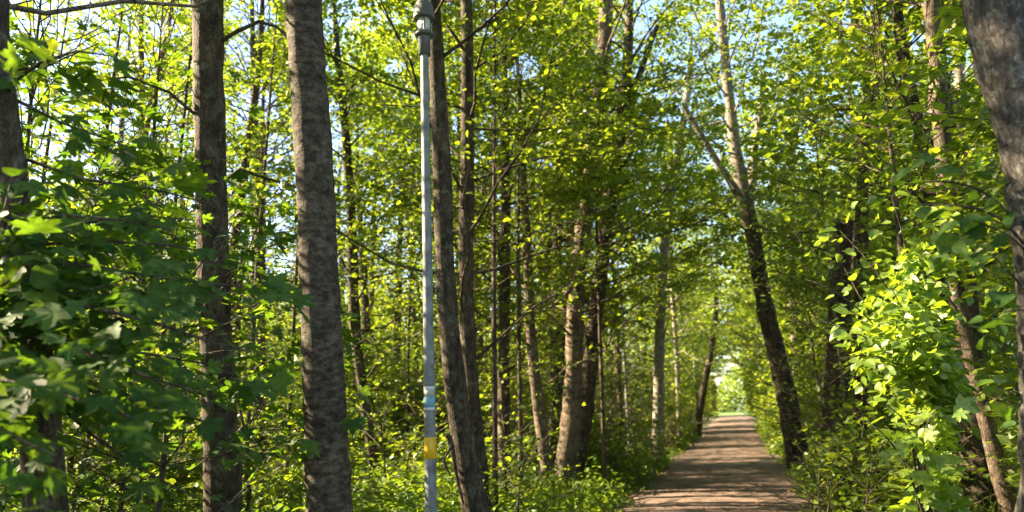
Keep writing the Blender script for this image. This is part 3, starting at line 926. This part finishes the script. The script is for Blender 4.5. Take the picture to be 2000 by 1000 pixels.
# taller maples farther in on the left
for i_, (px_, d_, H_, lb_) in enumerate(((235, 7.2, 6.5, 'tall leafy maple sapling left of the dark straight trunk'),
                                         (-40, 5.4, 5.5, 'leafy maple sapling at the left border behind the close dark maple'), (290, 5.2, 2.6, 'low dark maple sapling in front of the foot of the dark straight trunk'))):
    b_ = unproj(px_, 900, d_)
    b_[2] = -.05
    P_ = np.array([b_, b_ + [.1, .05, H_ * .5], b_ + [.25, -.1, H_]])
    make_tree('maple_sapling', lb_, P_, [.03, .022, .005], .5, 1.7, int(9 * H_), R_(60 + i_), BARK, LEAF_MAPLE, 'maple', .125, 'sapling', nl=7, step=.22, sl=.42, trunk_sides=7, az_bias=-.6)

# ------------------------------------------------------------------ the wood around: individual trees and saplings
rngL = np.random.default_rng(77)
placed = [unproj(*T[k][0][-1], T[k][2])[:2] for k in T]


def free(x, y, r):
    return all((x - a) ** 2 + (y - b) ** 2 > r * r for a, b in placed)


def in_view(x, y):
    px, py, d = proj(np.array([[x, y, 2.0]]))
    return d[0] > 0 and -150 < px[0] < 2150, px[0], d[0]


LAB = {
    ('tree', 'L'): ('slender tree among many deep in the wood left of the path', 'trees of the wood left of the path'),
    ('tree', 'R'): ('slender tree among many in the wood right of the path', 'trees of the wood right of the path'),
    ('sap', 'L'): ('leafy sapling among many under the trees left of the path', 'saplings left of the path'),
    ('sap', 'R'): ('leafy sapling among many under the trees right of the path', 'saplings right of the path'),
}
LAB['young', 'L'] = ('sunlit young tree among many in the bright ground deep left of the path', 'young trees in the bright ground on the left')
LAB['bush', 'L'] = ('low leafy bush among many along the left edge of the path', 'bushes along the left edge of the path')
LAB['bush', 'R'] = ('low leafy bush among many along the right edge of the path', 'bushes along the right edge of the path')
seed = [200]


def filler(kind, side, x, y, zlow=None):
    seed[0] += 1
    rng = R_(seed[0])
    vis, px, d = in_view(x, y)
    far = d > 17 or not vis
    dist = max(4, math.hypot(x, y))
    lab, grp = LAB[(kind, side)]
    leafm = (LEAF, LEAF_B, LEAF_C, LEAF)[seed[0] % 4]
    farm = (LEAF_FAR, LEAF_FAR, LEAF_B, LEAF_FAR, LEAF_C)[seed[0] % 5]
    barkm = (BARK, BARK_TAN, BARK_RING)[seed[0] % 3]
    if kind == 'tree':
        H = rng.uniform(11, 15)
        zb = rng.uniform(4.2, 5.6) if (side == 'L' and px < 870 and y < 45) else rng.uniform(1.9, 3.4)
        if zlow: zb = zlow
        r = rng.uniform(.06, .14)
        lean = rng.standard_normal(2) * .5
        P = np.array([[x, y, -.1], [x + lean[0] * .2, y + lean[1] * .2, H * .35], [x + lean[0] * .7, y + lean[1] * .7, H * .7], [x + lean[0], y + lean[1], H]])
        P[1, :2] += rng.standard_normal(2) * .12
        R = [r * 1.2, r * .95, r * .55, .015]
        if not vis:
            make_tree('forest_tree', lab, P, R, zlow or rng.uniform(2.4, 4.0), rng.uniform(2.3, 3.2), 26, rng, barkm, farm, 'quad', .125, 'tree', grp, nl=10, step=.36, sl=.6, trunk_sides=6, keepkw=dict(dmin=5.5))
        elif far:
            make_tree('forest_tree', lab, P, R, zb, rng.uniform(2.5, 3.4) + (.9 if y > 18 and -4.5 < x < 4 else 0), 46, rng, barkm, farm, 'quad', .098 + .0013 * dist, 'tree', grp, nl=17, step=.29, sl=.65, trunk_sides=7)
        else:
            make_tree('forest_tree', lab, P, R, zb, rng.uniform(2.2, 3.0), 44, rng, barkm, leafm, 'oval', .072, 'tree', grp, nl=24, step=.25, sl=.55, trunk_sides=8)
    elif kind == 'young':
        H = rng.uniform(7.5, 11.5)
        P = np.array([[x, y, -.05], [x + rng.normal(0, .2), y + rng.normal(0, .2), H * .5], [x + rng.normal(0, .4), y + rng.normal(0, .4), H]])
        make_tree('young_tree', lab, P, [.036, .024, .005], .8, rng.uniform(1.9, 2.6), 40, rng, barkm, farm, 'quad', .085 + .0014 * dist, 'tree', grp, nl=15, step=.28, sl=.6, trunk_sides=6)
    elif kind == 'bush':
        H = rng.uniform(.7, 1.5)
        P = np.array([[x, y, -.05], [x, y, H * .5], [x + rng.normal(0, .1), y + rng.normal(0, .1), H]])
        bias = 0.0 if side == 'L' else math.pi
        make_tree('bush', lab, P, [.014, .01, .004], .05, rng.uniform(.55, .85), 15, rng, barkm, leafm if not far else farm, 'quad' if far else 'oval', .07 + .0016 * dist, 'bush', grp,
                  nl=8, step=.17, sl=.26, trunk_sides=5, az_bias=bias, parts=('stem', 'foliage'))
    else:
        H = rng.uniform(2.4, 6.5) if not (side == 'L' and px < 870) else rng.uniform(1.6, 3.8)
        P = np.array([[x, y, -.05], [x + rng.normal(0, .15), y + rng.normal(0, .15), H * .5], [x + rng.normal(0, .3), y + rng.normal(0, .3), H]])
        R = [.026, .018, .005]
        bias = 0.0 if side == 'L' else math.pi
        nb = int(14 + 4 * H)
        if far:
            make_tree('sapling', lab, P, R, .3, rng.uniform(1.3, 1.9), nb, rng, barkm, farm, 'quad', .098 + .0013 * dist, 'sapling', grp, nl=12, step=.27, sl=.5, trunk_sides=5, az_bias=bias)
        else:
            make_tree('sapling', lab, P, R, .3, rng.uniform(1.1, 1.7), nb, rng, barkm, leafm, 'oval', .074, 'sapling', grp, nl=16, step=.25, sl=.45, trunk_sides=5, az_bias=bias)


def sun_blocked(kind, x, y):
    """would a trunk here stand in one of the gaps that let the sun through?"""
    sh = norm(TO_SUN[:2])
    top = 13.0 if kind == 'tree' else 7.0 if kind == 'young' else 4.5 if kind == 'sap' else 1.2
    for tg, r, pr, near in SUNGAPS:
        if pr < .9: continue
        q = np.array([x, y]) - tg[:2]
        al = q @ sh
        if .3 < al and tg[2] + al * math.tan(SUN_EL) < top and abs(q[0] * sh[1] - q[1] * sh[0]) < .32:
            return True
    return False


def nudge(kind, w):
    for dy in (0, .5, -.5, 1, -1, 1.5, -1.5, 2, -2):
        if not sun_blocked(kind, w[0], w[1] + dy):
            return np.array([w[0], w[1] + dy])
    return w[:2]


def scatter(kind, side, n, xr, yr, sep, tries=4000):
    k = 0
    for _ in range(tries):
        if k >= n: break
        x, y = rngL.uniform(*xr), rngL.uniform(*yr)
        if not free(x, y, sep): continue
        vis, px, d = in_view(x, y)
        if d < 9 and vis and kind == 'tree': continue
        if kind == 'tree' and 540 < px < 850 and 9 < d < 30: continue
        if kind != 'tree' and vis and d < 5.5: continue
        if kind != 'tree' and vis and ((640 < px < 985 and d < 8.2) or (670 < px < 860 and d < 10) or (1010 < px < 1165 and d < 13.6) or (1420 < px < 1600 and d < 16.5)): continue
        if sun_blocked(kind, x, y): continue
        placed.append((x, y))
        filler(kind, side, x, y)
        k += 1


for px_, d_, k_, sd_ in ((40, 10.5, 'tree', 'L'), (250, 11.0, 'tree', 'L'), (470, 12.5, 'tree', 'L'), (120, 8.0, 'sap', 'L'), (1650, 9.3, 'sap', 'R'), (1600, 8.6, 'bush', 'R'), (1645, 8.2, 'bush', 'R'),
                         (1700, 9.0, 'bush', 'R'), (1660, 7.4, 'bush', 'R'), (1625, 10.2, 'sap', 'R')):
    w_ = nudge(k_, unproj(px_, 800, d_))
    placed.append((w_[0], w_[1]))
    filler(k_, sd_, w_[0], w_[1])
for x_, y_ in ((-3.5, 2.0), (-5.2, 2.4), (-4.3, .8), (-6.6, .9), (-8.6, 1.6), (-3.4, .2)):      # unseen trees, added to shade the large grey trunk and the near maple
    filler('tree', 'L', x_, y_, 1.7)
    placed.append((x_, y_))
for i_, (px_, d_, lb_) in enumerate(((20, 9.0, 'young leafy tree behind the close dark maple, at the left border'), (140, 8.4, 'young leafy tree behind the upper branches of the close dark maple'), (300, 8.8, 'young leafy tree left of the dark straight trunk'),
                                     (480, 9.8, 'young leafy tree filling the gap between the dark straight trunk and the thick ringed trunk'), (560, 11.5, 'young leafy tree showing left of the top of the thick ringed trunk'),
                                     (792, 15.5, 'young leafy tree behind the nearest lamp post'),
                                     (1010, 10.8, 'young leafy tree whose crown hangs in front of the pair of curved trunks'), (1172, 12.9, 'young leafy tree at the left edge of the path right of the curved sunlit trunk'),
                                     (960, 9.6, 'young leafy tree right of the slanting pair of trunks by the lamp post'),
                                     (1775, 6.4, 'young leafy tree in front of the wavering pinkish trunk'))):
    w_ = unproj(px_, 800, d_)
    top_ = 8.0 if i_ < 9 else 5.2
    P_ = np.array([[w_[0], w_[1], -.05], [w_[0] + .1, w_[1], top_ * .45], [w_[0] + .25, w_[1] + .1, top_]])
    make_tree('young_tree', lb_, P_, [.04, .03, .006], 2.3 if i_ < 5 else 2.9, (2.0 if i_ < 6 else 2.3) if i_ < 9 else 1.25, 40 if i_ < 9 else 30, R_(80 + i_), BARK, (LEAF_C, LEAF, LEAF_B)[i_ % 3], 'oval', .074, 'tree', nl=20, step=.24, sl=.5, trunk_sides=7)
    placed.append((w_[0], w_[1]))
for x_, y_, s_ in ((1.7, 31, 'R'), (1.6, 49, 'R'), (-2.8, 39, 'L'), (-2.7, 58, 'L'), (1.7, 66, 'R')):      # these close over the far end of the path
    filler('tree', s_, x_, y_, 2.5)
    placed.append((x_, y_))
for px_, d_ in ((20, 17), (120, 19), (190, 17.5), (260, 20), (330, 18), (465, 17.5), (500, 21), (540, 18.5), (675, 18.5), (720, 24), (770, 19.5), (820, 22)):
    w_ = nudge('tree', unproj(px_, 800, d_))
    filler('tree', 'L', w_[0], w_[1], 4.2)
    placed.append((w_[0], w_[1]))
scatter('tree', 'L', 12, (-12, -2.4), (-4, 3), 1.9)  # out-of-view trees beside the camera, added to shade the large grey trunk
scatter('tree', 'L', 28, (-9.5, -2.6), (0, 22), 1.9)
scatter('tree', 'L', 9, (-9.5, -2.6), (22, 46), 2.8)
scatter('tree', 'L', 8, (-18, -9.5), (2, 46), 3.0)
scatter('tree', 'L', 9, (-8, -2.4), (42, 84), 3.0)
scatter('tree', 'R', 38, (1.9, 11), (4, 60), 2.0)
scatter('tree', 'R', 10, (1.9, 8), (60, 84), 2.4)
scatter('sap', 'L', 105, (-10, -3.0), (3, 42), 1.0)
scatter('sap', 'L', 64, (-27, -10), (6, 46), 1.5)
for px_, d_ in ((660, 17), (735, 21), (600, 19), (690, 26), (800, 24), (480, 16), (540, 23), (860, 19)):
    w_ = nudge('young', unproj(px_, 800, d_))
    placed.append((w_[0], w_[1]))
    filler('young', 'L', w_[0], w_[1])
scatter('young', 'L', 34, (-29, -11), (10, 48), 2.2)
scatter('sap', 'L', 18, (-5, -2.2), (40, 80), 1.5)
scatter('sap', 'R', 56, (2.1, 6.8), (5, 45), 1.0)
scatter('sap', 'R', 14, (1.5, 4.5), (45, 80), 1.5)
scatter('bush', 'L', 70, (-4.6, -2.25), (5, 40), .6)
scatter('bush', 'R', 44, (1.6, 3.4), (6, 42), .6)

# ------------------------------------------------------------------ ground cover
def cover(name, label, n, kind, mat, xr, yr, size, hmax, seed_, power=1.4):
    rng = np.random.default_rng(seed_)
    y = yr[0] + (yr[1] - yr[0]) * rng.random(n) ** power
    x = rng.uniform(xr[0] - (.3 if xr[0] > 0 else 0), xr[1] + (.3 if xr[0] < 0 else 0), n)
    edge = np.abs(x - PATHX) - PATHW
    cl = .5 + .5 * np.sin(x * 2.1 + 1.3 * np.sin(y * 1.1)) * np.sin(y * 1.7 + x)
    ok = (edge > -.08 + .12 * rng.random(n) - .35 * rng.random(n) ** 3) & (rng.random(n) < .35 + .65 * cl)
    x, y, edge, cl = x[ok], y[ok], edge[ok], cl[ok]
    m = len(x)
    h = hmax * np.clip(.38 + .7 * edge, .1, 1) * (.45 + .55 * cl) * rng.random(m) ** .8
    P = np.stack([x, y, h + .03], -1)
    a = rng.uniform(0, 2 * math.pi, m)
    ax = norm(np.stack([np.cos(a), np.sin(a), rng.normal(-.1, .3, m)], -1))
    nm = Z + rng.standard_normal((m, 3)) * .4
    nm = norm(nm)
    nm = norm(nm - ax * np.sum(nm * ax, 1, keepdims=True))
    o = leaf_mesh(name, (P, ax, nm, size * (1 + y / 40) * rng.uniform(.6, 1.3, m)), rng, mat, kind, corridor=False, dmin=1.0)
    tag(o, label, 'ground cover', None, 'stuff')


cover('undergrowth', 'low leafy undergrowth covering the ground left of the path', 170000, 'oval', LEAF_LOW, (-11, -1.9), (2, 40), .07, .95, 1)
cover('undergrowth', 'low leafy undergrowth covering the ground right of the path', 95000, 'oval', LEAF_LOW, (.95, 8), (3, 45), .07, 1.0, 2)


def grass(label, n, xr, yr, hm, seed_):
    rng = np.random.default_rng(seed_)
    y = yr[0] + (yr[1] - yr[0]) * rng.random(n) ** 1.6
    x = rng.uniform(xr[0] - (.4 if xr[0] > 0 else 0), xr[1] + (.4 if xr[0] == -5.0 else 0), n)
    edge = np.abs(x - PATHX) - PATHW
    ok = edge > -.02 - .38 * rng.random(n) ** 2.5 * (np.sin(y * 1.9 + x) > -.2)
    x, y, edge = x[ok], y[ok], edge[ok]
    m = len(x)
    h = hm * rng.uniform(.4, 1.1, m) * np.clip(.35 + edge * .7, .3, 1)
    a = rng.uniform(0, 2 * math.pi, m)
    b = np.stack([np.cos(a), np.sin(a), np.zeros(m)], -1)
    wv = np.stack([-np.sin(a), np.cos(a), np.zeros(m)], -1) * (.006 * (1 + y / 12))[:, None]
    p0 = np.stack([x, y, np.zeros(m)], -1)
    lean = rng.uniform(.15, .8, m)[:, None]
    p1 = p0 + Z * (h * .62)[:, None] + b * h[:, None] * lean * .25
    p2 = p0 + Z * (h * (1 - .15 * lean[:, 0]))[:, None] + b * h[:, None] * lean * .8
    V = np.stack([p0 - wv, p0 + wv, p1 - wv * .8, p1 + wv * .8, p2], 1).reshape(-1, 3)
    i = np.arange(m)[:, None] * 5
    q = np.concatenate([i + 0, i + 1, i + 3, i + 2], 1)
    t = np.concatenate([i + 2, i + 3, i + 4], 1)
    tn = np.clip(rng.normal(.5, .28, m), 0, 1)
    tag(mesh_obj('grass', V, [q, t], BLADE, None, False, np.concatenate([tn, tn])), label, 'grass', None, 'stuff')


grass('long grass and nettles on the right edge of the path', 26000, (.95, 4.5), (3.5, 40), .55, 3)
grass('long grass along the left edge of the path', 26000, (-5.0, -1.65), (3, 40), .45, 4)
grass('bright meadow grass in the open beyond the end of the path', 14000, (-20, 20), (85, 108), .5, 6)

# fallen leaves on the path
rl = np.random.default_rng(9)
m = 4500
P = np.stack([PATHX + rl.uniform(-1.35, 1.35, m), 3 + 35 * rl.random(m) ** 1.5, np.full(m, .055)], -1)
a = rl.uniform(0, 6.28, m)
ax = np.stack([np.cos(a), np.sin(a), np.zeros(m)], -1)
nm = norm(Z + rl.standard_normal((m, 3)) * .15)
nm = norm(nm - ax * np.sum(nm * ax, 1, keepdims=True))
LITTER = leaf_mat('dry_leaf', (.10, .06, .03), (.26, .19, .11), (.02, .015, .005), (.04, .03, .01))
tag(leaf_mesh('fallen_leaves', (P, ax, nm, .036 * rl.lognormal(0, .4, m)), rl, LITTER, 'oval', corridor=False), 'dry fallen leaves scattered over the path', 'fallen leaves', None, 'stuff')

# the far edge of the clearing, a mass of pale trees
rt = np.random.default_rng(11)
m = 42000
x = rt.uniform(-70, 70, m)
top = 5.2 + 2.0 * np.sin(x * .21) + 1.4 * np.sin(x * .57 + 1) + 5.5 * np.clip((np.abs(x + 2) - 7) / 10, 0, 1)
P = np.stack([x, 112 + rt.uniform(0, 7, m) + 3 * np.sin(x * .8), top * rt.random(m) ** .8], -1)
ax = norm(rt.standard_normal((m, 3)))
nm = norm(np.array([0, -.6, .6]) + rt.standard_normal((m, 3)) * .5)
nm = norm(nm - ax * np.sum(nm * ax, 1, keepdims=True))
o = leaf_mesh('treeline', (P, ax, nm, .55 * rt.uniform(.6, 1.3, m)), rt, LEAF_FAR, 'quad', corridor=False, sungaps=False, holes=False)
tag(o, 'pale far tree line closing the clearing beyond the path', 'tree line', None, 'stuff')

# the sunny far side of the wood on the left, one mass of crowns
rt = np.random.default_rng(12)
pp, cc = [], 0
for k in range(150):
    u = rt.uniform(-12, 95)
    cx, cyy = -31 - 9 * rt.random() - .05 * u, u
    hh = rt.uniform(9, 16)
    n = 2300
    q = rt.standard_normal((n, 3))
    q = norm(q) * (rt.random(n) ** .4)[:, None] * np.array([2.7, 2.7, hh * .5])
    pp.append(q + [cx, cyy, hh * .52])
P = np.concatenate(pp)
P = P[P[:, 2] > .1]
m = len(P)
ax = norm(rt.standard_normal((m, 3)))
nm = norm(np.array([.3, -.1, .8]) + rt.standard_normal((m, 3)) * .6)
nm = norm(nm - ax * np.sum(nm * ax, 1, keepdims=True))
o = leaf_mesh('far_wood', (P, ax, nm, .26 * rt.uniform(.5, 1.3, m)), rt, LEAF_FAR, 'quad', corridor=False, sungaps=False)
tag(o, 'sunny mass of far trees seen between the trunks on the left', 'far wood', None, 'stuff')

# ------------------------------------------------------------------ lamp posts
def lamp_post(base, top, r, label, detail=True):
    base = np.array([base[0], base[1], 0.0])
    root = empty('lamp_post', base, label, 'lamp post', 'lamp posts along the path')
    H = top
    g = Geo()
    g.lathe([(r * 1.18, -.1), (r * 1.16, .5), (r * 1.06, .9), (r * .98, 2.0), (r * .80, H - .3), (r * .74, H)], n=20)
    g.build('pole', STEEL, root)
    g = Geo()
    g.lathe([(r * .76, H - .17), (r * 1.18, H - .165), (r * 1.2, H - .02), (r * 1.3, H - .01), (r * 1.3, H + .01)], n=20)
    g.build('sleeve', DARKSTEEL, root)
    g = Geo()
    z = H + .01
    g.lathe([(r * .9, z), (r * 1.8, z + .012), (r * 1.95, z + .03), (r * 1.7, z + .05), (.01, z + .055)], n=24)
    g.build('flange', DARKSTEEL, root)
    for k in range(3):
        a = k * 2.094 + .9
        c, s = math.cos(a) * r * 1.45, math.sin(a) * r * 1.45
        g = Geo()
        g.tube([(c, s, z + .03), (c, s, z + .2)], [.007, .007], 6)
        g.build('support_rod', DARKSTEEL, root)
    g = Geo()
    g.lathe([(.01, z + .05), (r * .95, z + .055), (r * 1.15, z + .10), (r * 1.3, z + .19), (.01, z + .2)], n=20)
    g.build('lamp_glass', LAMPGLASS, root)
    g = Geo()
    g.lathe([(.01, z + .19), (r * 2.0, z + .185), (r * 2.15, z + .20), (r * 2.1, z + .25), (r * 1.9, z + .27), (r * 1.8, z + .33), (r * 1.1, z + .38), (.01, z + .39)], n=28)
    g.build('lamp_hood', DARKSTEEL, root)
    return root, r


lp_d = 6.0
pb = unproj(842, 1000, lp_d)
lbase = unproj(843, 1100, lp_d)
def z_row(b, py):
    lo, hi = 0.0, 8.0
    for _ in range(40):
        m = .5 * (lo + hi)
        if proj(np.array([[b[0], b[1], m]]))[1][0] > py: lo = m
        else: hi = m
    return lo


lp, r_ = lamp_post(pb[:2] + (pb - unproj(838.5, 850, lp_d))[:2] * 0, z_row(pb, 76), .0465, 'galvanised grey lamp post with a yellow band, nearest of the row')


def z_at(py):
    """height on the near post seen at a picture row"""
    lo, hi = 0.0, 6.0
    for _ in range(40):
        m = .5 * (lo + hi)
        if proj(np.array([[lp.location.x, lp.location.y, m]]))[1][0] > py: lo = m
        else: hi = m
    return lo


def band(name, y0, y1, mat, rr, label=None):
    g = Geo()
    za, zb = z_at(y1), z_at(y0)
    g.lathe([(rr * .97, za), (rr, za + .001), (rr, zb - .001), (rr * .97, zb)], n=24)
    o = g.build(name, mat, lp)
    if label: o['label'] = label
    return o


band('reflective_band', 854, 896, YELLOW, .0505, 'yellow tape band')
band('sticker', 755, 762, STICK_W, .0492, 'white upper edge of the sticker')
band('sticker', 762, 775, STICK_G, .0490, 'grey sticker strip')
band('sticker', 775, 796, STICK_B, .0493, 'pale blue sticker')
band('sticker', 796, 801, STICK_W, .0491, 'white lower edge of the sticker')
for x_, y_, d_, lb in ((1232, 890, 24.0, 'grey lamp post half hidden in leaves, second of the row along the path'), (1368, 850, 40.0, 'small pale distant lamp post at the left edge of the path')):
    p_ = unproj(x_, y_, d_)
    lamp_post(p_[:2], 4.45, .06, lb)

print('leaves', NLEAF[0])
